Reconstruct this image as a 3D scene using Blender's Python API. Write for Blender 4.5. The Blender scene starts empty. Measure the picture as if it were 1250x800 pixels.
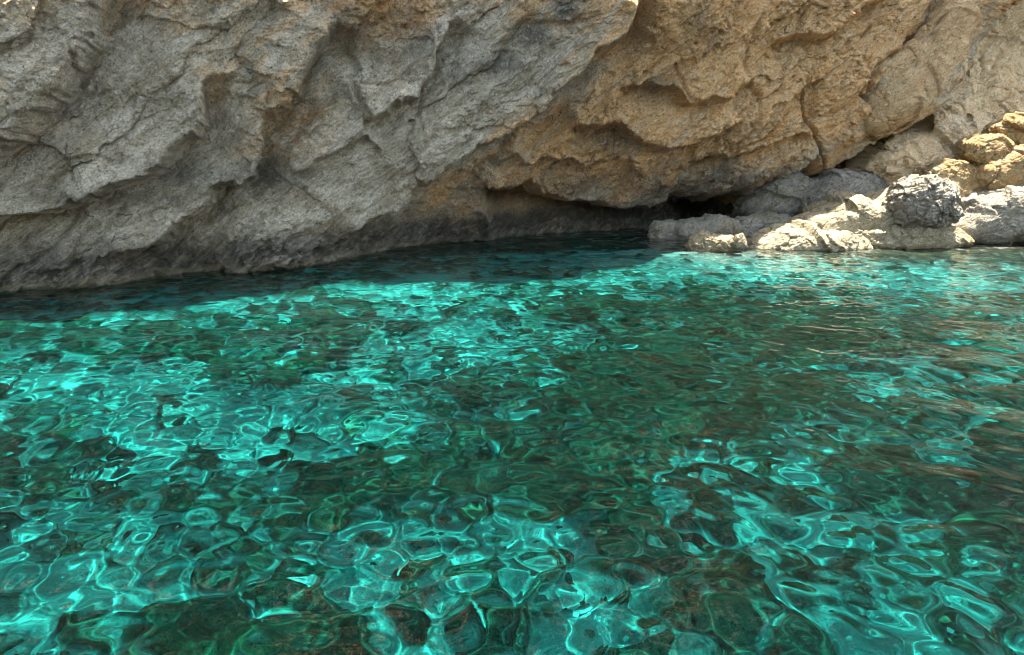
import bpy, bmesh, math, random
import numpy as np

# ------------------------------------------------------------------ camera, sky, sun, exposure
sc = bpy.context.scene
COL = sc.collection
R = math.radians
CAM_Z, PITCH, LENS = 2.0, R(13.4), 26.0
cam = bpy.data.cameras.new('camera')
cam.lens = LENS; cam.sensor_width = 36; cam.clip_end = 2000
camo = bpy.data.objects.new('camera', cam)
camo.location = (0, 0, CAM_Z); camo.rotation_euler = (math.pi/2 - PITCH, 0, 0)
COL.objects.link(camo); sc.camera = camo

SUN_EL, SUN_AZ = R(75), math.atan2(1., .42)          # azimuth measured from +y towards +x
SDIR = np.array([math.cos(SUN_EL)*math.sin(SUN_AZ), math.cos(SUN_EL)*math.cos(SUN_AZ), math.sin(SUN_EL)])
world = bpy.data.worlds.new('World'); sc.world = world; world.use_nodes = True
_sky = world.node_tree.nodes.new('ShaderNodeTexSky')
_sky.sky_type = 'NISHITA'; _sky.sun_disc = False
_sky.sun_elevation = SUN_EL; _sky.sun_rotation = SUN_AZ
_sky.dust_density = 1.5
_wt = world.node_tree.nodes.new('ShaderNodeMix'); _wt.data_type = 'RGBA'; _wt.blend_type = 'MULTIPLY'; _wt.inputs[0].default_value = 1
_wt.inputs[7].default_value = (1, .9, .76, 1)          # hazy summer sky, camera balanced for the shade
world.node_tree.links.new(_sky.outputs[0], _wt.inputs[6]); world.node_tree.links.new(_wt.outputs[2], world.node_tree.nodes['Background'].inputs[0])
world.node_tree.nodes['Background'].inputs[1].default_value = .125
sun = bpy.data.lights.new('sun', 'SUN'); sun.energy = 5.0; sun.angle = R(.5); sun.color = (1, .95, .86)
suno = bpy.data.objects.new('sun', sun); COL.objects.link(suno)
suno.location = tuple(SDIR*60)
from mathutils import Vector
suno.rotation_euler = Vector(SDIR).to_track_quat('Z', 'Y').to_euler()
sun.cycles.is_caustics_light = True                   # real refracted sunlight on the seabed

sc.view_settings.view_transform = 'Standard'; sc.view_settings.look = 'None'
sc.view_settings.exposure = 2.7; sc.view_settings.gamma = 1
cy = sc.cycles
cy.caustics_refractive = True; cy.caustics_reflective = False
cy.sample_clamp_indirect = 3.0
cy.max_bounces = 8; cy.diffuse_bounces = 1; cy.glossy_bounces = 3; cy.transmission_bounces = 6
cy.use_adaptive_sampling = True; cy.adaptive_threshold = .02
cy.use_denoising = True; cy.filter_width = 1.05

# ------------------------------------------------------------------ helpers
F = LENS/36*1250
def ray(px, py):
    a, b = (px-625)/F, (400-py)/F
    c, s = math.cos(PITCH), math.sin(PITCH)
    return np.array([a, c + b*s, -s + b*c])
def at(px, py, Y):
    """World point at ground distance Y in the direction of a spot of the photograph."""
    d = ray(px, py)
    return np.array([0, 0, CAM_Z]) + d*(Y/d[1])
def on_bed(px, py, depth):
    """Where the refracted line of sight meets the bottom."""
    d = ray(px, py); d /= np.linalg.norm(d)
    t = -CAM_Z/d[2]; p = np.array([0, 0, CAM_Z]) + d*t
    ci = -d[2]; eta = 1/1.333
    k = math.sqrt(1 - eta*eta*(1-ci*ci))
    r = eta*d + (eta*ci - k)*np.array([0, 0, 1.0])
    return p + r*(-depth/r[2])

_rng = np.random.default_rng(7)
_G = _rng.normal(size=(256, 3)); _G /= np.linalg.norm(_G, axis=1)[:, None]; _G = _G.astype(np.float32)
_GX, _GY, _GZ = (np.ascontiguousarray(_G[:, j]) for j in range(3))
def _mix(h):
    h ^= h >> np.uint32(13); h *= np.uint32(1274126177); h ^= h >> np.uint32(15); h *= np.uint32(2246822519); h ^= h >> np.uint32(16)
    return h
def _lattice(i, seed, offs):
    """Per-axis hash terms for the cell offsets wanted."""
    s0 = np.uint32(((seed*97 + 13)*1274126177) & 0xffffffff)
    K = (np.uint32(374761393), np.uint32(668265263), np.uint32(2147483647))
    return [[(c.astype(np.int32) + np.int32(o)).view(np.uint32)*k + (s0 if k == K[0] else np.uint32(0)) for o in offs] for c, k in zip(i, K)]
def perlin(p, seed=0): return _perlin(np.asarray(p, np.float32), seed)
def _perlin(p, seed):
    f0 = np.floor(p); f = np.ascontiguousarray((p - f0).T); i = np.ascontiguousarray(f0.T)
    H = _lattice(i, seed, (0, 1))
    x, y, z = f; u, v, w = f*f*f*(f*(f*6-15)+10)
    def g(a, b, c):
        h = _mix(H[0][a] + H[1][b] + H[2][c]) & np.uint32(255)
        return _GX[h]*(x-a) + _GY[h]*(y-b) + _GZ[h]*(z-c)
    def lx(b, c):
        q = g(0, b, c); return q + u*(g(1, b, c) - q)
    def ly(c):
        q = lx(0, c); return q + v*(lx(1, c) - q)
    q = ly(0); return (q + w*(ly(1) - q))*np.float32(1.6)
def fbm(p, octaves=5, seed=0, gain=.5, ridge=False):
    p = np.asarray(p, np.float32); a, s, out = 1., 1., np.zeros(len(p), np.float32)
    for o in range(octaves):
        n = perlin(p*s + 17.3*o, seed+o)
        if ridge: n = .5 - np.abs(n)*1.6
        out += a*n; a *= gain; s *= 2.03
    return out
def facets(p, seed=0, tilt=1.0):
    """Broken rock: each Voronoi cell gets its own tilted plane and offset; returns (height, distance to crack)."""
    return _facets(np.asarray(p, np.float32), seed, tilt)
def _facets(p, seed, tilt):
    f0 = np.floor(p); f = np.ascontiguousarray((p - f0).T); H = _lattice(np.ascontiguousarray(f0.T), seed, (-1, 0, 1))
    b1 = np.full(len(p), 9., np.float32); b2 = b1.copy(); h1 = np.zeros(len(p), np.float32); K = np.float32(1/1023); M = np.uint32(1023)
    for a in (0, 1, 2):
        for b in (0, 1, 2):
            for c in (0, 1, 2):
                h = _mix(H[0][a] + H[1][b] + H[2][c])
                jy = ((h >> np.uint32(10)) & M)*K
                vx = f[0] - (a-1) - (h & M)*K; vy = f[1] - (b-1) - jy; vz = f[2] - (c-1) - ((h >> np.uint32(20)) & M)*K
                d = vx*vx + vy*vy + vz*vz; q = (h >> np.uint32(5)) & np.uint32(255)
                val = (_GX[q]*vx + _GY[q]*vy + _GZ[q]*vz)*np.float32(tilt) + (jy-np.float32(.5))*np.float32(.6)
                near = d < b1
                b2 = np.where(near, b1, np.minimum(b2, d)); h1 = np.where(near, val, h1); b1 = np.where(near, d, b1)
    return h1.astype(np.float32), np.sqrt(b2) - np.sqrt(b1)
def smooth(a, b, x):
    t = np.clip((x-a)/(b-a), 0, 1); return t*t*(3-2*t)

def grid_mesh(name, P, mat):
    """One sheet from a (rows, columns, 3) array of points."""
    n, k = P.shape[:2]
    me = bpy.data.meshes.new(name)
    i = np.arange(n*k).reshape(n, k)
    f = np.stack([i[:-1, :-1], i[:-1, 1:], i[1:, 1:], i[1:, :-1]], -1).reshape(-1, 4)
    return fill_mesh(me, P.reshape(-1, 3), f, mat)
def fill_mesh(me, v, f, mat):
    nv = f.shape[1]
    me.vertices.add(len(v)); me.vertices.foreach_set('co', np.asarray(v, np.float32).ravel())
    me.loops.add(f.size); me.loops.foreach_set('vertex_index', f.ravel().astype(np.int32))
    me.polygons.add(len(f)); me.polygons.foreach_set('loop_start', np.arange(0, f.size, nv, dtype=np.int32))
    me.polygons.foreach_set('use_smooth', np.ones(len(f), bool))
    me.update(calc_edges=True)
    me.materials.append(mat)
    return me
def link(name, me, label=None, cat=None, group=None, kind=None):
    o = bpy.data.objects.new(name, me); COL.objects.link(o)
    if label: o['label'] = label
    if cat: o['category'] = cat
    if group: o['group'] = group
    if kind: o['kind'] = kind
    return o
def attr(me, name, v):
    a = me.attributes.new(name, 'FLOAT', 'POINT'); a.data.foreach_set('value', np.asarray(v, np.float32).ravel())
def attr_color(me, name, rgb):
    a = me.attributes.new(name, 'FLOAT_COLOR', 'POINT')
    c = np.ones((len(rgb), 4), np.float32); c[:, :3] = rgb; a.data.foreach_set('color', c.ravel())
def lines(fine0, fine1, step, lo, hi, growth=1.12):
    a = list(np.arange(fine0, fine1, step)); s = step
    while a[-1] < hi: s *= growth; a.append(a[-1]+s)
    s = step; b = []
    q = a[0]
    while q > lo: s *= growth; q -= s; b.append(q)
    return np.array(b[::-1] + a)
def normals(P):
    du = np.gradient(P, axis=1); dv = np.gradient(P, axis=0)
    n = np.cross(du, dv); n /= np.linalg.norm(n, axis=-1)[..., None] + 1e-9
    return n
def tps(pts, vals, qx, qy, lam=1e-3):
    """Thin-plate surface through scattered depth measurements."""
    pts = np.asarray(pts, float); n = len(pts)
    def U(r2): return np.where(r2 > 1e-12, r2*np.log(r2 + 1e-12), 0)*.5
    d = ((pts[:, None]-pts[None])**2).sum(-1)
    A = np.zeros((n+3, n+3)); A[:n, :n] = U(d) + lam*np.eye(n)
    A[:n, n] = 1; A[:n, n+1:] = pts; A[n, :n] = 1; A[n+1:, :n] = pts.T
    w = np.linalg.solve(A, np.concatenate([vals, [0, 0, 0]]))
    out = w[n] + w[n+1]*qx + w[n+2]*qy
    for j in range(n): out = out + w[j]*U((qx-pts[j, 0])**2 + (qy-pts[j, 1])**2)
    return out
def polyline_sd(poly, x, z):
    """Signed distance to an open polyline (positive to the left of its direction) and position along it 0..1."""
    poly = np.asarray(poly, float); best = np.full(x.shape, 1e9); sd = np.zeros(x.shape); pos = np.zeros(x.shape)
    L = np.linalg.norm(np.diff(poly, axis=0), axis=1); cum = np.concatenate([[0], np.cumsum(L)])
    for k in range(len(poly)-1):
        a, b = poly[k], poly[k+1]; e = b-a
        t = np.clip(((x-a[0])*e[0] + (z-a[1])*e[1])/(e@e), 0, 1)
        qx, qz = x-a[0]-t*e[0], z-a[1]-t*e[1]; d = np.hypot(qx, qz)
        side = np.sign(e[0]*(z-a[1]) - e[1]*(x-a[0])) 
        m = d < best
        best = np.where(m, d, best); sd = np.where(m, side*d, sd); pos = np.where(m, (cum[k]+t*L[k])/cum[-1], pos)
    return sd, pos

# ------------------------------------------------------------------ materials
class NT:
    def __init__(s, name):
        s.m = bpy.data.materials.new(name); s.m.use_nodes = True; s.t = s.m.node_tree
        s.b = s.t.nodes['Principled BSDF']; s.out = s.t.nodes['Material Output']
    def n(s, typ, **kw):
        q = s.t.nodes.new(typ)
        for k, v in kw.items(): setattr(q, k, v)
        return q
    def l(s, a, b): s.t.links.new(a, b)
    def noise(s, vec, scale, detail=6, rough=.6, dist=0.):
        q = s.n('ShaderNodeTexNoise'); q.inputs['Scale'].default_value = scale; q.inputs['Detail'].default_value = detail
        q.inputs['Roughness'].default_value = rough; q.inputs['Distortion'].default_value = dist; s.l(vec, q.inputs['Vector']); return q.outputs['Fac']
    def voro(s, vec, scale, feature='F1', rand=1.):
        q = s.n('ShaderNodeTexVoronoi', feature=feature); q.inputs['Scale'].default_value = scale
        q.inputs['Randomness'].default_value = rand; s.l(vec, q.inputs['Vector']); return q.outputs['Distance']
    def ramp(s, fac, *stops):
        q = s.n('ShaderNodeMapRange', interpolation_type='SMOOTHSTEP'); s.l(fac, q.inputs[0])
        q.inputs[1].default_value, q.inputs[2].default_value = stops[0], stops[1]
        if len(stops) > 2: q.inputs[3].default_value, q.inputs[4].default_value = stops[2], stops[3]
        return q.outputs[0]
    def mix(s, fac, a, b, mode='MIX'):
        q = s.n('ShaderNodeMix', data_type='RGBA', blend_type=mode)
        for sock, v in ((q.inputs[0], fac), (q.inputs[6], a), (q.inputs[7], b)):
            if isinstance(v, (int, float)): sock.default_value = v
            elif isinstance(v, tuple): sock.default_value = (*v, 1)
            else: s.l(v, sock)
        return q.outputs[2]
    def math(s, op, a, b=None):
        q = s.n('ShaderNodeMath', operation=op)
        for sock, v in ((q.inputs[0], a), (q.inputs[1], b)):
            if v is None: continue
            if isinstance(v, (int, float)): sock.default_value = v
            else: s.l(v, sock)
        return q.outputs[0]
    def attr(s, name):
        q = s.n('ShaderNodeAttribute', attribute_name=name); return q
    def mapping(s, vec, scale=(1, 1, 1), rot=(0, 0, 0), loc=(0, 0, 0), typ='POINT'):
        q = s.n('ShaderNodeMapping', vector_type=typ); q.inputs['Scale'].default_value = scale; q.inputs['Rotation'].default_value = rot
        q.inputs['Location'].default_value = loc; s.l(vec, q.inputs[0]); return q.outputs[0]
    def bump(s, h, dist, strength=1., prev=None):
        q = s.n('ShaderNodeBump'); q.inputs['Distance'].default_value = dist; q.inputs['Strength'].default_value = strength
        s.l(h, q.inputs['Height'])
        if prev is not None: s.l(prev, q.inputs['Normal'])
        return q.outputs[0]

STRATA = R(-38)      # the beds dip from upper right to lower left
def rock_material(name, grey, pale, warm, rust, dark=(.045, .042, .038), use_tone=False, warm_amt=.5, dark_amt=.5, bump=1., waterline=True, speck=1., lichen=(.34, .27, .13)):
    k = NT(name)
    g = k.n('ShaderNodeNewGeometry'); pos = g.outputs['Position']
    bed = k.mapping(pos, (1, 1, .28), (0, STRATA, 0), typ='TEXTURE')
    big = k.noise(pos, .55, 4, .55); mid = k.noise(bed, 1.6, 8, .62, .4); fine = k.noise(pos, 7, 8, .7); grit = k.noise(pos, 38, 4, .7)
    c = k.mix(k.ramp(mid, .36, .64), grey, pale)
    c = k.mix(k.math('MULTIPLY', k.ramp(k.noise(bed, 1.1, 9, .7, .6), .5, .66), .5), c, lichen)
    if use_tone:
        tone = k.attr('tone').outputs['Fac']
        w = k.math('ADD', tone, k.math('MULTIPLY', k.math('SUBTRACT', k.noise(bed, .8, 9, .68, .5), .5), 1.9))
        w = k.ramp(w, .2, .86)
    else:
        w = k.ramp(k.math('ADD', k.math('MULTIPLY', big, .6), k.math('MULTIPLY', mid, .4)), .62-.3*warm_amt, .78-.3*warm_amt)
    wc = k.mix(k.ramp(k.noise(bed, 1.9, 8, .65, .3), .38, .66), warm, rust)
    wc = k.mix(k.math('MULTIPLY', k.ramp(k.noise(pos, 3.1, 8, .7), .52, .7), .42), wc, tuple(.5*a+.5*b for a, b in zip(pale, warm)))
    c = k.mix(w, c, wc)
    # weathering stains with a shape of their own, plus the cliff's painted cave shade
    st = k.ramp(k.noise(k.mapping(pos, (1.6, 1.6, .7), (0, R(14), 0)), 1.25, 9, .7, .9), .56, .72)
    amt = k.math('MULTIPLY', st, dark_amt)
    if use_tone: amt = k.math('MINIMUM', k.math('ADD', amt, k.math('MULTIPLY', k.attr('stain_shade').outputs['Fac'], k.ramp(fine, .24, .48))), .95)
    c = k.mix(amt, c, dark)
    # crystalline mottling, pits
    g2 = k.noise(pos, 15, 8, .78); g3 = k.noise(bed, 9, 9, .75, .5)
    c = k.mix(k.ramp(g3, .40, .47, .5*speck, 0.), c, tuple(.3*a for a in grey))
    c = k.mix(k.ramp(g2, .375, .43, .75*speck, 0.), c, dark)
    c = k.mix(k.ramp(g2, .54, .66, 0., .5), c, tuple(min(.8, 1.3*a+.06) for a in pale))
    g4 = k.noise(bed, 30, 6, .8)
    c = k.mix(k.ramp(g4, .37, .43, .6*speck, 0.), c, dark)
    c = k.mix(k.ramp(g4, .57, .63, 0., .35), c, tuple(min(.8, 1.2*a+.08) for a in pale))
    # hairline joints
    jv = k.n('ShaderNodeVectorMath', operation='ADD'); k.l(bed, jv.inputs[0])
    jn = k.n('ShaderNodeTexNoise'); jn.inputs['Scale'].default_value = 1.7; jn.inputs['Detail'].default_value = 7; k.l(pos, jn.inputs['Vector'])
    js = k.n('ShaderNodeVectorMath', operation='SCALE'); k.l(jn.outputs['Color'], js.inputs[0]); js.inputs['Scale'].default_value = .7; k.l(js.outputs[0], jv.inputs[1])
    joint = k.voro(jv.outputs[0], 1.3, 'DISTANCE_TO_EDGE')
    c = k.mix(k.math('MULTIPLY', k.ramp(joint, .022, .004), k.math('MULTIPLY', k.ramp(k.noise(pos, .9, 4, .6), .54, .66), .8)), c, dark)
    pit = k.ramp(k.voro(pos, 13), .0, .34)
    c = k.mix(k.math('MULTIPLY', k.math('SUBTRACT', 1., pit), .35), c, dark)
    hsv = k.n('ShaderNodeHueSaturation'); k.l(c, hsv.inputs['Color']); k.l(k.ramp(grit, .28, .72, .72, 1.3), hsv.inputs['Value']); c = hsv.outputs[0]
    if waterline:
        sep = k.n('ShaderNodeSeparateXYZ'); k.l(pos, sep.inputs[0])
        z = k.math('ADD', sep.outputs[2], k.math('MULTIPLY', k.math('SUBTRACT', k.noise(pos, 2.2, 6, .65), .5), .42))
        wet = k.math('MULTIPLY', k.ramp(z, .9, .3), k.ramp(k.noise(bed, 2.6, 9, .72), .36, .58, .45, .9))
        c = k.mix(wet, c, (.05, .046, .036))
        salt = k.math('MULTIPLY', k.math('MULTIPLY', k.ramp(z, .02, .05), k.ramp(z, .15, .09)), k.ramp(sep.outputs[0], -1.5, -5., .08, .45))
        c = k.mix(salt, c, (.3, .25, .15))
        c = k.mix(k.ramp(z, .05, -.04), c, (.055, .05, .022))
        k.l(k.ramp(sep.outputs[2], .02, .12, .35, .92), k.b.inputs['Roughness'])
    else:
        k.b.inputs['Roughness'].default_value = .92
    k.l(c, k.b.inputs['Base Color'])
    k.b.inputs['Specular IOR Level'].default_value = .25
    h1 = k.math('ADD', k.noise(bed, 5, 12, .68, .2), k.math('MULTIPLY', k.voro(bed, 4.2, 'DISTANCE_TO_EDGE'), .25))
    n1 = k.bump(h1, .16*bump)
    h2 = k.math('ADD', k.noise(pos, 24, 8, .72), k.math('MULTIPLY', pit, .5))
    n2 = k.bump(h2, .035*bump, 1., n1)
    k.l(n2, k.b.inputs['Normal'])
    return k.m

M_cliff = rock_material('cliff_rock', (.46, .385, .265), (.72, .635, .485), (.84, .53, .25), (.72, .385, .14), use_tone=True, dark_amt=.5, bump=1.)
M_slope = rock_material('slope_rock', (.78, .61, .42), (.83, .68, .49), (.86, .63, .37), (.78, .52, .26), warm_amt=1.05, dark_amt=.08, bump=.8, waterline=False, speck=.2)
M_shade = rock_material('grey_block_rock', (.28, .24, .18), (.42, .375, .3), (.42, .31, .18), (.34, .23, .12), warm_amt=.12, dark_amt=.5)
M_pale = rock_material('pale_shore_rock', (.35, .29, .175), (.44, .375, .25), (.41, .31, .15), (.34, .235, .1), warm_amt=.5, dark_amt=.12, bump=.8, waterline=False, speck=.55)
M_ochre = rock_material('ochre_rock', (.4, .315, .18), (.46, .38, .235), (.4, .28, .13), (.36, .205, .075), warm_amt=.9, dark_amt=.06, bump=.7, waterline=False, speck=.55)
M_pitted = rock_material('pitted_grey_rock', (.33, .285, .21), (.5, .445, .345), (.32, .26, .18), (.24, .17, .11), warm_amt=.0, dark_amt=.45, bump=1.4, waterline=False, speck=.9)
M_tan = rock_material('tan_grey_rock', (.34, .295, .215), (.44, .395, .305), (.4, .3, .18), (.32, .22, .11), warm_amt=.4, dark_amt=.3, bump=1., waterline=False, speck=.55)

# seabed: bleached sand and stones, with dark algae-covered reef
kb = NT('seabed')
_p = kb.n('ShaderNodeNewGeometry').outputs['Position']
_reef = kb.attr('reef').outputs['Fac']
_r = kb.ramp(kb.math('ADD', _reef, kb.math('MULTIPLY', kb.math('SUBTRACT', kb.noise(_p, 3.2, 8, .7), .5), .95)), .2, .8)
_sand = kb.mix(kb.ramp(kb.noise(_p, 2.4, 8, .65), .35, .7), (.26, .245, .21), (.47, .44, .385))
_sand = kb.mix(kb.math('MULTIPLY', kb.ramp(kb.voro(_p, 5.5), .32, .1), .35), _sand, (.3, .28, .18))
_alga = kb.mix(kb.ramp(kb.noise(_p, 4.5, 8, .7), .35, .7), (.043, .042, .029), (.095, .088, .058))
_alga = kb.mix(kb.ramp(kb.noise(_p, 1.7, 6, .6), .52, .7), _alga, (.12, .115, .06))
kb.l(kb.mix(_r, _sand, _alga), kb.b.inputs['Base Color'])
kb.b.inputs['Roughness'].default_value = 1; kb.b.inputs['Specular IOR Level'].default_value = 0
kb.l(kb.bump(kb.noise(_p, 9, 8, .7), .1), kb.b.inputs['Normal'])

# sea water: clear, tinted by the depth it is looked through
kw = NT('sea_water')
kw.b.inputs['Transmission Weight'].default_value = 1; kw.b.inputs['Roughness'].default_value = 0; kw.b.inputs['IOR'].default_value = 1.333
kw.l(kw.attr('tint').outputs['Color'], kw.b.inputs['Base Color'])

# ------------------------------------------------------------------ the cliff
CTRL = [ # photo x, photo y, ground distance
    (-350, 400, 8.6), (-350, 150, 8.2), (-350, -150, 7.9),
    (0, 357, 10.6), (0, 270, 10.35), (0, 180, 10.2), (0, 80, 9.75), (0, -20, 9.6), (0, -160, 9.75),
    (100, 350, 11.0), (130, 230, 10.7), (120, 100, 10.5), (130, -10, 10.3),
    (230, 332, 12.1), (230, 230, 11.5), (250, 105, 11.0), (260, -10, 10.9), (260, -160, 11.2),
    (330, 325, 12.6), (330, 240, 12.3), (340, 140, 11.9), (350, 30, 11.7),
    (450, 305, 14.5), (440, 240, 13.6), (450, 150, 12.9), (450, 60, 12.7), (460, -30, 12.6), (470, -160, 12.9),
    (560, 293, 16.7), (540, 235, 15.4), (540, 190, 14.0), (560, 100, 13.5), (580, 0, 13.4),
    (680, 288, 18.2), (680, 235, 17.2), (670, 180, 15.5), (680, 100, 14.3), (700, 20, 13.9), (710, -120, 14.0),
    (790, 283, 19.2), (790, 230, 18.3), (790, 170, 16.4), (800, 90, 15.3), (810, 0, 14.7), (820, -120, 14.9),
    (880, 268, 20.6), (900, 225, 18.0), (900, 150, 16.7), (900, 60, 16.1), (900, -30, 15.9),
    (960, 245, 19.9), (985, 200, 18.1), (985, 120, 17.1), (1000, 20, 16.7), (1000, -120, 16.7),
    (1040, 205, 19.6), (1060, 150, 18.0), (1080, 60, 17.4), (1090, -30, 17.2), (1100, -150, 17.0),
    (1160, 120, 20.2), (1160, 40, 18.9), (1170, -30, 18.2), (1180, -130, 17.3),
    (1300, 20, 21.5), (1300, -60, 19.6), (1300, -150, 17.5), (1500, -60, 20.5), (1500, -150, 18.0), (1500, 100, 23),
    ]
_P3 = np.array([at(*c) for c in CTRL])
_foot = [(x, -2.6, y+.35) for x, z, y in ((p[0], p[2], p[1]) for p in _P3[[3, 9, 13, 18, 23, 29+0, 34]])]
PTS = np.array([(p[0], p[2]) for p in _P3] + [(a[0], a[1]) for a in _foot]); VAL = np.array([p[1] for p in _P3] + [a[2] for a in _foot])
def cliff_depth(x, z):
    top = np.interp(x, [-8, 6, 9.5, 12], [5.7, 6.3, 7.2, 7.4])          # above this the face lies back
    return tps(PTS, VAL, x, np.minimum(z, top), .02) - (.34 + .12*np.sin(2.1*x) + .08*np.sin(5.3*x+1) + .4*np.exp(-((x+3.5)/1.2)**2) + .25*np.exp(-((x-2.3)/1.)**2))*smooth(3.7, 5.1, z)*smooth(-6.5, -4.2, x)*smooth(8.5, 6.5, x) + .05*np.maximum(0, z-top)  # brow along the top added to keep direct sun off the face
def on_face(depth, px, py):
    """Where the line of sight first meets a rock face y = depth(x, z)."""
    Y = np.arange(7, 26, .04); d = ray(px, py); x = d[0]*Y/d[1]; z = CAM_Z + d[2]*Y/d[1]
    k = np.argmax(depth(x, z) <= Y); return x[k], z[k]
def to_xz(pts): return [on_face(cliff_depth, px, py) for px, py in pts]

def build_cliff():
    xs = lines(-9.3, 11.2, .0175, -22, 24); zs = lines(-.25, 5.6, .0145, -2.6, 42, 1.15)
    X, Z = np.meshgrid(xs, zs)
    # irregular outlines: warp the plane the joints are traced in
    q = np.stack([X.ravel(), Z.ravel()*1., 0*X.ravel()], 1)
    wx = fbm(q*1.1, 5, 11)*.14; wz = fbm(q*1.1+31, 5, 12)*.14
    x, z = X.ravel()+wx, Z.ravel()+wz
    y = cliff_depth(X.ravel(), Z.ravel())
    dy = np.zeros_like(y); stain_shade = np.zeros_like(y)
    # ledges: the side to the left of the line stands proud of the other
    STEPS = [ # points, proud, width, recess, width
        ([(-60, 225), (0, 182), (30, 155), (60, 122), (95, 85), (113, 55), (118, 30), (150, -60)], .34, .7, .30, .45),
        ([(-60, 300), (0, 268), (60, 258), (102, 252), (157, 232), (209, 200), (262, 157), (256, 118), (244, 98)], .30, .6, .42, .5),
        ([(130, 330), (143, 322), (186, 304), (238, 260), (302, 210), (318, 185), (345, 130), (385, 60), (410, 10)], .26, .5, .5, .6),
        ([(395, 300), (420, 288), (460, 264), (500, 235), (545, 203), (600, 178), (655, 135), (700, 85), (760, 32), (800, -10)], .35, .7, .6, .8),
        ([(438, 150), (470, 138), (505, 124), (535, 75), (560, 20)], .2, .3, .3, .3),
        ([(355, 215), (400, 190), (450, 165)], .12, .3, .2, .3),
        ([(585, 238), (640, 231), (700, 245), (770, 251), (840, 246), (905, 239), (960, 216), (1003, 186)], .12, .6, 1.1, .6),
        ([(690, 160), (745, 152), (790, 172), (830, 178), (872, 165), (905, 140)], .2, .4, .25, .3),
        ([(760, 110), (800, 100), (850, 125), (890, 118), (925, 90)], .15, .3, .2, .3),
        ([(600, 200), (650, 192), (710, 200), (760, 196)], .13, .3, .2, .25),
        ([(840, 195), (890, 200), (940, 185), (985, 160)], .15, .3, .2, .3),
        ([(940, 60), (1000, 50), (1060, 20), (1100, -20)], .15, .4, .25, .3),
    ]
    for pts, A, wA, B, wB in STEPS:
        s, t = polyline_sd(to_xz(pts), x, z)
        fade = smooth(0, .08, t)*smooth(1, .92, t)
        side = .5 + .5*np.tanh(s/.03)
        dy += 1.6*fade*(-A*np.exp(-np.abs(s)/wA)*side + B*np.exp(-np.abs(s)/wB)*(1-side))
    hx, hz = to_xz([(885, 254)])[0]
    dy += 3.5*np.exp(-((x-hx)/1.1)**2 - ((z-hz)/.34)**2)          # the mouth of the cave
    s, t = polyline_sd(to_xz([(975, 224), (1003, 206), (1045, 181), (1088, 155), (1125, 133)]), x, z)
    dy += 2.6*smooth(0, -.25, s)*smooth(-1.1, -.7, s)*smooth(0, .1, t)*smooth(1, .93, t)   # the roof of the crevice turns inwards
    # open joints
    CRACKS = [
        ([(113, 30), (95, 85), (60, 122), (25, 160), (-20, 195)], .3, .045),
        ([(985, 85), (984, 130), (988, 155), (1000, 175), (1006, 212)], .22, .035),
        ([(426, 45), (440, 90), (443, 155), (425, 185)], .16, .05),
        ([(1150, 26), (1095, 60), (1070, 82), (1062, 110), (1070, 160)], .4, .09),
        ([(395, 40), (352, 110), (322, 180), (300, 215)], .14, .12),
        ([(668, 250), (655, 215), (700, 190), (790, 190)], .1, .06),
        ([(800, 210), (850, 205), (930, 175), (975, 120)], .12, .05),
        ([(0, 235), (60, 215), (110, 205), (170, 195)], .08, .05),
        ([(600, 60), (640, 40), (690, 40), (730, 10)], .1, .05),
        ([(820, 60), (835, 110), (870, 140)], .08, .04),
        ([(930, 20), (910, 70), (925, 120), (915, 165)], .1, .05),
    ]
    for pts, A, w in CRACKS:
        s, t = polyline_sd(to_xz(pts), x, z)
        fade = smooth(0, .15, t)*smooth(1, .85, t)
        dy += fade*A*np.exp(-(s/w)**2)
    P = np.stack([X.ravel() - .36*dy*smooth(4, -4, X.ravel()), y+dy, Z.ravel()], 1).reshape(*X.shape, 3)   # set back square to the wall
    P0 = np.stack([X.ravel(), y, Z.ravel()], 1)
    N = normals(P0.reshape(P.shape)).reshape(-1, 3); N = np.where(N[:, 1:2] > 0, -N, N)
    p = P0
    # rock colour: grey beds at the left, ochre limestone at the right
    tone_pts = [ # photo spot, ochre 0..1
        (-200, 100, .25), (40, 20, .4), (0, 130, .3), (60, 220, .12), (140, 130, .02), (200, 60, .15), (200, 20, .4), (60, 320, .15), (180, 250, .0), (230, 290, .05),
        (300, 60, .35), (300, 20, .5), (340, 120, .5), (330, 180, .45), (300, 250, .1), (360, 280, .1), (400, 230, .1), (430, 100, .25), (465, 15, .8), (400, 30, .25), (520, 90, .2), (560, 40, .2),
        (480, 200, .05), (450, 255, .05), (530, 180, .15), (600, 130, .15), (640, 70, .2), (650, 20, .45), (700, 60, .35), (700, 110, .4),
        (540, 250, .5), (600, 220, .6), (660, 180, .7), (720, 130, .7), (760, 60, .75), (740, 20, .6), (600, 275, .35), (700, 270, .3), (780, 250, .4),
        (800, 30, .85), (820, 120, .75), (850, 80, .9), (900, 40, 1.), (900, 130, .9), (870, 190, .75), (950, 60, 1.), (960, 150, .85), (900, 220, .5), (840, 240, .3), (960, 220, .4),
        (1020, 60, 1.), (1030, 140, .8), (1080, 20, .95), (1100, 100, .6), (1160, 60, .5), (1230, 0, .6), (1400, 0, .7)]
    tp = np.array([to_xz([(a, b)])[0] for a, b, _ in tone_pts])
    tone = np.clip(tps(tp, np.array([t[2] for t in tone_pts]), X.ravel(), Z.ravel(), .05), 0, 1.05)
    tone = tone + (.12-tone)*smooth(6., 8., Z.ravel())          # unseen upper face greyed to cut its warm reflection in the water
    tone_x = tone - .5
    c, s_ = math.cos(R(38)), math.sin(R(38))
    along = p[:, 0]*c + p[:, 2]*s_; across = -p[:, 0]*s_ + p[:, 2]*c
    B = np.stack([along*.42, p[:, 1]*.7, across*1.35], 1)
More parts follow.
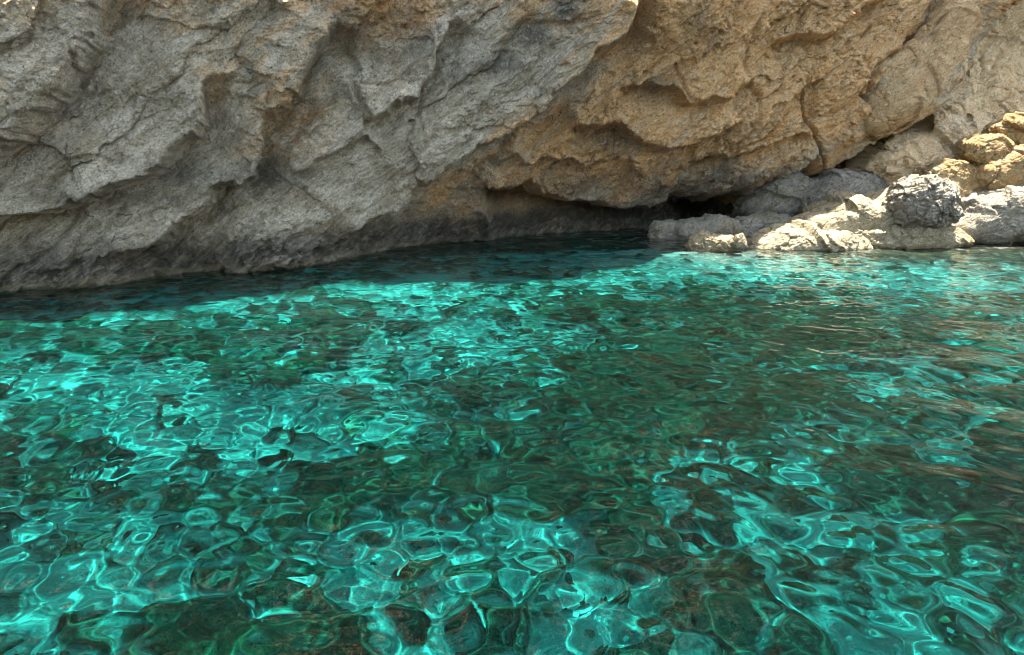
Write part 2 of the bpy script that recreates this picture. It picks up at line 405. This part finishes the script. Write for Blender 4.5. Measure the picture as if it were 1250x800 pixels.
    Bw = B + .22*np.stack([fbm(p*1.1, 4, 41), fbm(p*1.1, 4, 44), fbm(p*1.1, 4, 47)], 1)
    rough = smooth(-.25, .4, fbm(p*np.array([.55, .55, .8]), 4, 60) + .55*tone_x)          # ochre side is more broken
    h = .15*fbm(B*.55, 2, 3) + .075*fbm(Bw*1.2, 6, 5, .5, True)
    f1, e1 = facets(Bw*.8, 3); f2, e2 = facets(Bw*2.1, 4); f3, e3 = facets(Bw*5.2, 5); f4, e4 = facets(p*9+Bw, 6)
    h += .16*f1 + .065*f2*(.4+.8*rough) + .03*f3*(.5+.8*rough) + .014*f4
    h -= .05*np.exp(-(e1/.035)**2)*smooth(-.2, .3, fbm(p*.8+20, 3, 61)) + .02*np.exp(-(e2/.05)**2)*rough
    # thin bedding ledges
    tt = across/.42 + fbm(p*.8, 4, 70)*1.2; saw = tt-np.floor(tt)
    h += .06*(saw**1.6-.4)*smooth(-.05, .35, fbm(p*.6+9, 3, 71))
    tt = across/.11 + fbm(p*1.5, 4, 72)*1.6; saw = tt-np.floor(tt)
    h += .016*(saw-.4)*smooth(-.15, .3, fbm(p*.8+3, 3, 73))
    h += .022*fbm(p*6.5, 5, 80, .65)*(.6+.7*rough)
    foot = smooth(1.1, .2, p[:, 2])
    h += foot*(.17*fbm(Bw*2.2, 5, 91, .55, True) + .05*facets(Bw*3.3, 92)[0])
    pits = np.clip(fbm(p*4.2, 4, 83, .6)-.3, 0, 1); h -= .10*pits*rough
    h *= smooth(.12, .5, -N[:, 1])
    P = P.reshape(-1, 3) + N*h[:, None]
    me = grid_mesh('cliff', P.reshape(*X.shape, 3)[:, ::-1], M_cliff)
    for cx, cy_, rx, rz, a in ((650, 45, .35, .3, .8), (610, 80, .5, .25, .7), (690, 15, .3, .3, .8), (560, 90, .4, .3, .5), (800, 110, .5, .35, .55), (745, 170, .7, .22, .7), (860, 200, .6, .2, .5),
                              (640, 268, 2.4, .42, .8), (760, 258, 2.2, .5, .95), (880, 250, 1.6, .6, .95), (560, 284, 1.8, .28, .7), (960, 225, .8, .4, .8), (620, 238, 1.1, .35, .6), (700, 226, 1.3, .4, .65), (800, 228, 1.3, .45, .7), (885, 222, 1.1, .4, .65), (540, 262, .9, .3, .5), (420, 20, .5, .5, .4), (500, 40, .5, .5, .5), (250, 215, .8, .22, .5), (330, 215, .5, .3, .6), (130, 245, .9, .12, .5), (780, 45, .3, .4, .4), (850, 30, .3, .3, .4)):  # dark spots; those round the cave and lip paint overhang shade into the colour
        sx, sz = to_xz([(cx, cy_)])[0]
        stain_shade = np.maximum(stain_shade, a*np.exp(-(((X.ravel()-sx)/rx)**2 + ((Z.ravel()-sz)/rz)**2)))
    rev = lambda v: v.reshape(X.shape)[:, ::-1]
    attr(me, 'tone', rev(tone)); attr(me, 'stain_shade', rev(stain_shade))
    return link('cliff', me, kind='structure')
cliff = build_cliff()

# ------------------------------------------------------------------ the bare slope at the right
SL = [(1000, 300, 19.0), (1050, 290, 17.2), (1150, 290, 17.4), (1260, 290, 17.6), (1400, 290, 17.8), (1005, 232, 19.4), (1060, 200, 18.5), (1100, 230, 18.0), (1180, 230, 18.3), (1300, 220, 18.6),
      (1095, 160, 18.75), (1140, 180, 18.6), (1150, 125, 19.2), (1200, 140, 19.1), (1260, 130, 19.3), (1195, 90, 19.6), (1250, 60, 19.9), (1195, 10, 20.4), (1250, -20, 20.5), (1400, 50, 20.4), (1230, -120, 21.4), (1500, -100, 21.8),
      (1050, 120, 20.6), (1100, 60, 21.2), (960, 240, 23), (940, 290, 22)]
def build_slope():
    P3 = np.array([at(*c) for c in SL])
    pts, val = P3[:, [0, 2]], P3[:, 1]
    xs = lines(5.2, 14.2, .017, 4.5, 22); zs = lines(-.2, 5.6, .0145, -1.2, 8.5)
    X, Z = np.meshgrid(xs, zs); y = tps(pts, val, X.ravel(), Z.ravel(), .02)
    def xz(l): return [on_face(lambda a, b: tps(pts, val, a, b, .02), *c) for c in l]
    q = np.stack([X.ravel(), Z.ravel(), 0*X.ravel()], 1)
    x, z = X.ravel()+fbm(q*1.3, 4, 21)*.1, Z.ravel()+fbm(q*1.3+9, 4, 22)*.1
    for l, A, w in (([(1160, 118), (1200, 112), (1212, 108), (1260, 114), (1330, 118)], .12, .03), ([(1185, 140), (1190, 160), (1192, 190)], .1, .05), ([(1090, 175), (1095, 205), (1088, 225)], .25, .07),
                    ([(1230, 20), (1200, 60), (1195, 95)], .12, .05), ([(1260, 20), (1225, 60), (1205, 90)], .08, .06)):
        s, t = polyline_sd(xz(l), x, z); y = y + A*np.exp(-(s/w)**2)*smooth(0, .12, t)*smooth(1, .88, t)
    for l, A, w in (([(1000, 240), (1050, 200), (1085, 178), (1130, 160), (1165, 145), (1190, 118)], .2, .5),):
        s, t = polyline_sd(xz(l), x, z); y = y - A*np.exp(-(s/w)**2)*smooth(0, .1, t)*smooth(1, .9, t)
    s, t = polyline_sd(xz([(985, 258), (1003, 235), (1045, 208), (1090, 178), (1145, 149)]), x, z)
    y = y + 5*smooth(-.05, .4, s)*smooth(0, .1, t)*smooth(1, .85, t)
    P = np.stack([X.ravel(), y, Z.ravel()], 1); N = normals(P.reshape(*X.shape, 3)).reshape(-1, 3); N = np.where(N[:, 1:2] > 0, -N, N)
    f1, e1 = facets(P*.75+5, 13); f2, e2 = facets(P*2.1, 14); f3, e3 = facets(P*6, 15)
    h = .16*fbm(P*.7, 3, 23) + .1*fbm(P*1.4, 6, 24, .5, True) + .13*f1 + .045*f2 + .016*f3 - .03*np.exp(-(e2/.06)**2) + .03*fbm(P*6, 5, 25, .6)
    me = grid_mesh('rock_slope', (P+N*h[:, None]).reshape(*X.shape, 3)[:, ::-1], M_slope)
    return link('rock_slope', me, kind='structure')
slope = build_slope()

# ------------------------------------------------------------------ boulders: each from its own outline, distance and thickness
_bm = bmesh.new(); bmesh.ops.create_icosphere(_bm, subdivisions=7, radius=1); _bm.verts.ensure_lookup_table()
ICO_V = np.array([v.co for v in _bm.verts]); ICO_F = np.array([[v.index for v in f.verts] for f in _bm.faces]); _bm.free()
def boulder(name, outline, Y, thick, mat, label, seed, rough=1., box=.75, lean=0., kind='boulder', facet=.13):
    P = np.array([at(px, py, Y) for px, py in outline])[:, [0, 2]]
    c = (P.max(0)+P.min(0))/2; P = c + (P-c)*1.05
    ang = np.arctan2(P[:, 1]-c[1], P[:, 0]-c[0]); rad = np.hypot(*(P-c).T)
    # dense polar outline
    Q = np.concatenate([P[[i]] + np.linspace(0, 1, 24, endpoint=False)[:, None]*(P[[(i+1) % len(P)]]-P[[i]]) for i in range(len(P))])
    qa = np.arctan2(Q[:, 1]-c[1], Q[:, 0]-c[0]); qr = np.hypot(*(Q-c).T); o = np.argsort(qa)
    qa, qr = qa[o], qr[o]
    th = np.arctan2(ICO_V[:, 2], ICO_V[:, 0])
    # spread directions evenly round the outline even when it is long and low
    Rth = np.interp(th, np.concatenate([qa-2*math.pi, qa, qa+2*math.pi]), np.tile(qr, 3))
    rho = np.hypot(ICO_V[:, 0], ICO_V[:, 2]); e = rho**box
    v = np.stack([c[0] + Rth*np.cos(th)*e, Y + thick + np.sign(ICO_V[:, 1])*np.abs(ICO_V[:, 1])**box*thick, c[1] + Rth*np.sin(th)*e], 1)
    v[:, 1] += lean*(v[:, 2]-c[1])
    # normals from the mesh
    f = ICO_F; n = np.zeros_like(v); fn = np.cross(v[f[:, 1]]-v[f[:, 0]], v[f[:, 2]]-v[f[:, 0]])
    for j in range(3): np.add.at(n, f[:, j], fn)
    n /= np.linalg.norm(n, axis=1)[:, None]+1e-9
    size = float(np.sqrt(np.ptp(P[:, 0])*np.ptp(P[:, 1])))
    p = v + seed*7.7
    a = min(1., size)*rough
    f1, e1 = facets(p*1.6/max(size, .3), seed+100); f2, e2 = facets(p*4.5/max(size, .3), seed+101); f3, e3 = facets(p*11/max(size, .3), seed+102)
    h = a*(facet*f1 + .06*f2 + .022*f3 + .06*fbm(p*1.5/size, 3, seed) + .02*fbm(p*4/size, 5, seed+3, .6, True) - .02*np.exp(-(e2/.05)**2))
    h += rough*.012*fbm(p*14, 4, seed+8, .6)
    v = v + n*(h + .02*a)[:, None]
    base = np.array([c[0], Y+thick, v[:, 2].min()])
    me = bpy.data.meshes.new(name); fill_mesh(me, v-base, f, mat)
    ob = link(name, me, label, kind); ob.location = base
    ob.cycles.is_caustics_receiver = True
    return ob

# wedged block between cliff and slope
boulder('wedged_block', [(1064, 95), (1072, 80), (1098, 66), (1128, 48), (1148, 22), (1166, -8), (1192, -14), (1202, 25), (1194, 60), (1186, 95), (1160, 118), (1130, 142), (1090, 163), (1072, 158), (1063, 125)],
        17.55, .7, rock_material('wedged_rock', (.54, .42, .27), (.68, .55, .37), (.7, .48, .25), (.58, .35, .16), warm_amt=.8, dark_amt=.3, bump=.9, waterline=False, speck=.55),
        'tall tan block wedged in the crack between ochre cliff and pale slope', 31, 1.1, .65, kind='rock')
boulder('boulder', [(913, 268), (920, 250), (945, 228), (970, 211), (980, 208), (1001, 224), (1006, 262), (990, 285), (940, 285)], 18.2, .8, M_shade,
        'dark grey pointed boulder in deep shade at the mouth of the cave', 32, .9, .5, facet=.11)
boulder('boulder', [(986, 270), (995, 240), (1004, 230), (1030, 213), (1052, 211), (1082, 219), (1094, 232), (1092, 270), (1050, 292), (1000, 292)], 17.7, .8, M_shade,
        'rounded grey boulder leaning on the foot of the slope, half in shade', 33, .9, .6, facet=.11)
boulder('boulder', [(830, 287), (838, 278), (862, 272), (882, 267), (904, 271), (914, 281), (912, 300), (860, 302), (834, 300)], 17.0, .6, M_tan,
        'smooth grey rock at the water edge in front of the cave', 34, .7, .6, kind='rock')
boulder('rock', [(797, 292), (800, 278), (806, 274), (820, 274), (838, 279), (847, 288), (842, 300), (803, 302)], 17.4, .35, M_tan,
        'small blocky grey rock standing alone in the water, farthest from the slope', 35, .8, .6, kind='rock')
boulder('rock', [(900, 285), (915, 272), (935, 268), (965, 270), (992, 274), (996, 290), (960, 300), (910, 300)], 17.4, .6, M_tan,
        'low grey rock ledge at the waterline below the dark pointed boulder', 36, .8, .65, kind='rock')
boulder('rock', [(843, 303), (849, 293), (862, 287), (880, 290), (896, 291), (910, 297), (914, 304), (890, 314), (850, 314)], 15.2, .35, M_pale,
        'low cream rock awash in the shallows, sunlit', 37, .7, .75, kind='rock')
boulder('stone', [(897, 298), (900, 288), (907, 286), (912, 292), (913, 302), (900, 304)], 15.0, .1, M_pale,
        'tiny white stone beside the low cream rock in the shallows', 38, .7, .8, kind='stone')
boulder('rock', [(926, 310), (934, 300), (950, 290), (968, 281), (992, 279), (1010, 284), (1030, 282), (1050, 284), (1064, 296), (1076, 306), (1060, 322), (980, 328), (935, 322)], 15.3, .8, M_pale,
        'wide cream rock sloping down into the water at the front of the shore rocks', 39, .8, .75, kind='rock')
boulder('rock', [(975, 292), (1000, 268), (1022, 260), (1044, 252), (1048, 243), (1062, 240), (1085, 247), (1106, 236), (1122, 256), (1128, 300), (1060, 312), (985, 312)], 15.75, .9, M_pale,
        'large pale rock with a notched crest to the left of the pitted boulder', 40, .95, .65, kind='rock')
boulder('rock', [(1050, 300), (1064, 284), (1095, 279), (1120, 277), (1160, 279), (1184, 287), (1196, 298), (1170, 308), (1070, 312)], 15.55, .55, M_pale,
        'low whitish ledge under the pitted boulder, washed by the water', 41, .7, .7, kind='rock')
boulder('pitted_boulder', [(1103, 250), (1112, 236), (1128, 224), (1142, 218), (1160, 221), (1178, 232), (1186, 248), (1190, 264), (1180, 273), (1160, 279), (1130, 278), (1110, 273)], 15.35, .62, M_pitted,
        'round rough pitted grey boulder perched on the pale shore rocks', 42, 1.2, .85, facet=.03)
boulder('rock', [(1170, 286), (1180, 272), (1192, 262), (1196, 248), (1215, 236), (1240, 231), (1290, 232), (1330, 250), (1340, 290), (1260, 297), (1200, 298), (1182, 295)], 16.0, .9, M_tan,
        'broad flat grey rock beside the pitted boulder, with a dark undercut at the water', 43, .9, .65, kind='rock')
boulder('rock', [(1136, 222), (1142, 206), (1160, 199), (1185, 200), (1210, 205), (1216, 222), (1212, 244), (1180, 252), (1145, 248)], 16.7, .5, M_ochre,
        'angular ochre block with a flat sunlit top behind the pitted boulder', 44, .8, .4, kind='rock')
boulder('boulder', [(1187, 188), (1191, 174), (1204, 168), (1228, 168), (1244, 176), (1246, 190), (1238, 202), (1215, 207), (1196, 204)], 16.75, .45, M_ochre,
        'smooth rounded yellow boulder sitting on top of the ochre blocks', 45, .7, .7, facet=.1)
boulder('rock', [(1206, 222), (1210, 208), (1226, 198), (1245, 186), (1290, 180), (1320, 210), (1310, 245), (1250, 252), (1214, 242)], 16.5, .7, M_ochre,
        'large ochre rock below the rounded yellow boulder', 46, 1., .5, kind='rock')
boulder('rock', [(1222, 172), (1226, 156), (1238, 148), (1262, 145), (1290, 152), (1296, 182), (1250, 190)], 17.0, .45, M_ochre,
        'bright yellow rock behind the rounded yellow boulder, highest of the sunlit pile', 47, 1., .55, kind='rock')

# ------------------------------------------------------------------ seabed
def bed_height(x, y, shelf=True):
    d = -2.9 + .5*smooth(6, 13, y) 
    # the foot of the cliff and the shoal in front of the shore rocks
    shore = smooth(3.5, 0, np.hypot(np.maximum(0, 4.6-x)*.8, np.maximum(0, 16.3-y)*.75))
    d = d + shore*2.4
    wall = .78*(np.interp(x, [-12, -7.4, -3, 2.8, 4.5], [7, 10.6, 14.8, 18.5, 19.5]) - y)
    if shelf: d = d + 1.95*smooth(5.6, 1.2, wall)*smooth(4.5, 3, x)
    return np.minimum(d, -.02)
SANDY = [(60, 640, 150, 90), (10, 740, 120, 70), (600, 765, 260, 60), (470, 650, 130, 40), (850, 530, 80, 25), (300, 505, 190, 45), (110, 470, 120, 25), (600, 420, 130, 32), (690, 335, 150, 18), (520, 370, 120, 18),
         (1100, 440, 95, 14), (1030, 610, 110, 40), (1150, 730, 140, 60), (950, 335, 200, 14), (1000, 500, 150, 16), (640, 620, 80, 30), (250, 400, 160, 14), (1150, 350, 150, 14), (760, 640, 60, 25), (420, 440, 60, 20)]
REEFY = [(1100, 328, 170, 9), (740, 320, 130, 7), (840, 470, 200, 40), (760, 420, 110, 18), (480, 565, 180, 40), (180, 745, 140, 45), (350, 700, 80, 40), (900, 705, 90, 50), (400, 412, 60, 20), (1180, 570, 110, 40), (1000, 400, 130, 18), (220, 440, 140, 14), (700, 560, 120, 40), (800, 375, 140, 12), (60, 560, 120, 22), (980, 760, 70, 30)]
def build_seabed():
    xs = lines(-13, 13.5, .06, -120, 120, 1.25); ys = lines(.5, 20.5, .06, -120, 90, 1.25)
    X, Y = np.meshgrid(xs, ys); x, y = X.ravel(), Y.ravel()
    base = bed_height(x, y)
    q = np.stack([x, y, 0*x], 1)
    wx, wy = x+fbm(q*.6, 4, 90)*.5, y+fbm(q*.6+7, 4, 91)*.5
    m = np.zeros_like(x)
    for lst, sg in ((SANDY, -1), (REEFY, 1)):
        for px, py, rx, ry in lst:
            a, b, c, d = on_bed(px-rx, py, 2.1), on_bed(px+rx, py, 2.1), on_bed(px, py-ry, 2.1), on_bed(px, py+ry, 2.1)
            cx, cy_ = (a[0]+b[0])/2, (c[1]+d[1])/2
            m = np.where(True, m + sg*.62*np.exp(-((wx-cx)/(.5*(b[0]-a[0])))**2 - ((wy-cy_)/(.5*abs(c[1]-d[1])))**2), m)
    reef = .68 + .95*m + .85*fbm(q*2.9, 6, 95, .66)
    near = smooth(.2, -1.2, y - np.interp(x, [-8, -3, 2.8, 6], [9.8, 14.6, 18.2, 19]))   # away from the wall
    reef = reef + .25*(1-near)
    r = smooth(.3, .8, reef)
    f1, _ = facets(q*1.3, 50); 
    z = np.minimum(base + r*(.16+.12*f1+.22*np.abs(fbm(q*1.1, 5, 96))) + .03*fbm(q*2, 4, 97), -.07)
    P = np.stack([x, y, z], 1).reshape(*X.shape, 3)
    me = grid_mesh('seabed', P, kb.m); attr(me, 'reef', reef)
    o = link('seabed', me, kind='structure'); o.cycles.is_caustics_receiver = True
    return o
seabed = build_seabed()

# ------------------------------------------------------------------ the sea surface
def build_water():
    xs = lines(-13, 13.5, .025, -120, 120, 1.22); ys = lines(1.2, 19.8, .025, -120, 90, 1.22)
    X, Y = np.meshgrid(xs, ys); x, y = X.ravel(), Y.ravel()
    rng = np.random.default_rng(5)
    z = np.zeros_like(x)
    q = np.stack([x, y, 0*x], 1)
    sx, sy = x + .12*fbm(q*.5, 2, 120), y + .12*fbm(q*.5+5, 2, 121)
    def waves(n, l0, l1, slope, spread, head):
        o = np.zeros_like(x)
        for _ in range(n):
            lam = math.exp(rng.uniform(math.log(l0), math.log(l1))); a = head + rng.normal()*spread; kk = 2*math.pi/lam
            o += slope*math.sqrt(2/n)/kk*np.sin(kk*(sx*math.cos(a)+sy*math.sin(a)) + rng.uniform(0, 2*math.pi))
        return o
    z += waves(18, .5, 1.8, .05, .6, R(255))
    z += waves(54, .16, .45, .068, 1.0, R(250))
    z += waves(44, .085, .19, .022, 3., R(250))
    calm = 1 - .75*smooth(20, 60, np.hypot(x, y))
    z *= calm
    P = np.stack([x, y, z], 1).reshape(*X.shape, 3)
    me = grid_mesh('sea_water', P, kw.m)
    depth = np.clip(-bed_height(x, y, False), .1, 6)
    K = np.array([.58, .05, .052])
    attr_color(me, 'tint', np.exp(-2.2*depth[:, None]*K))
    o = link('sea_water', me, kind='structure'); o.cycles.is_caustics_caster = True
    return o
water = build_water()
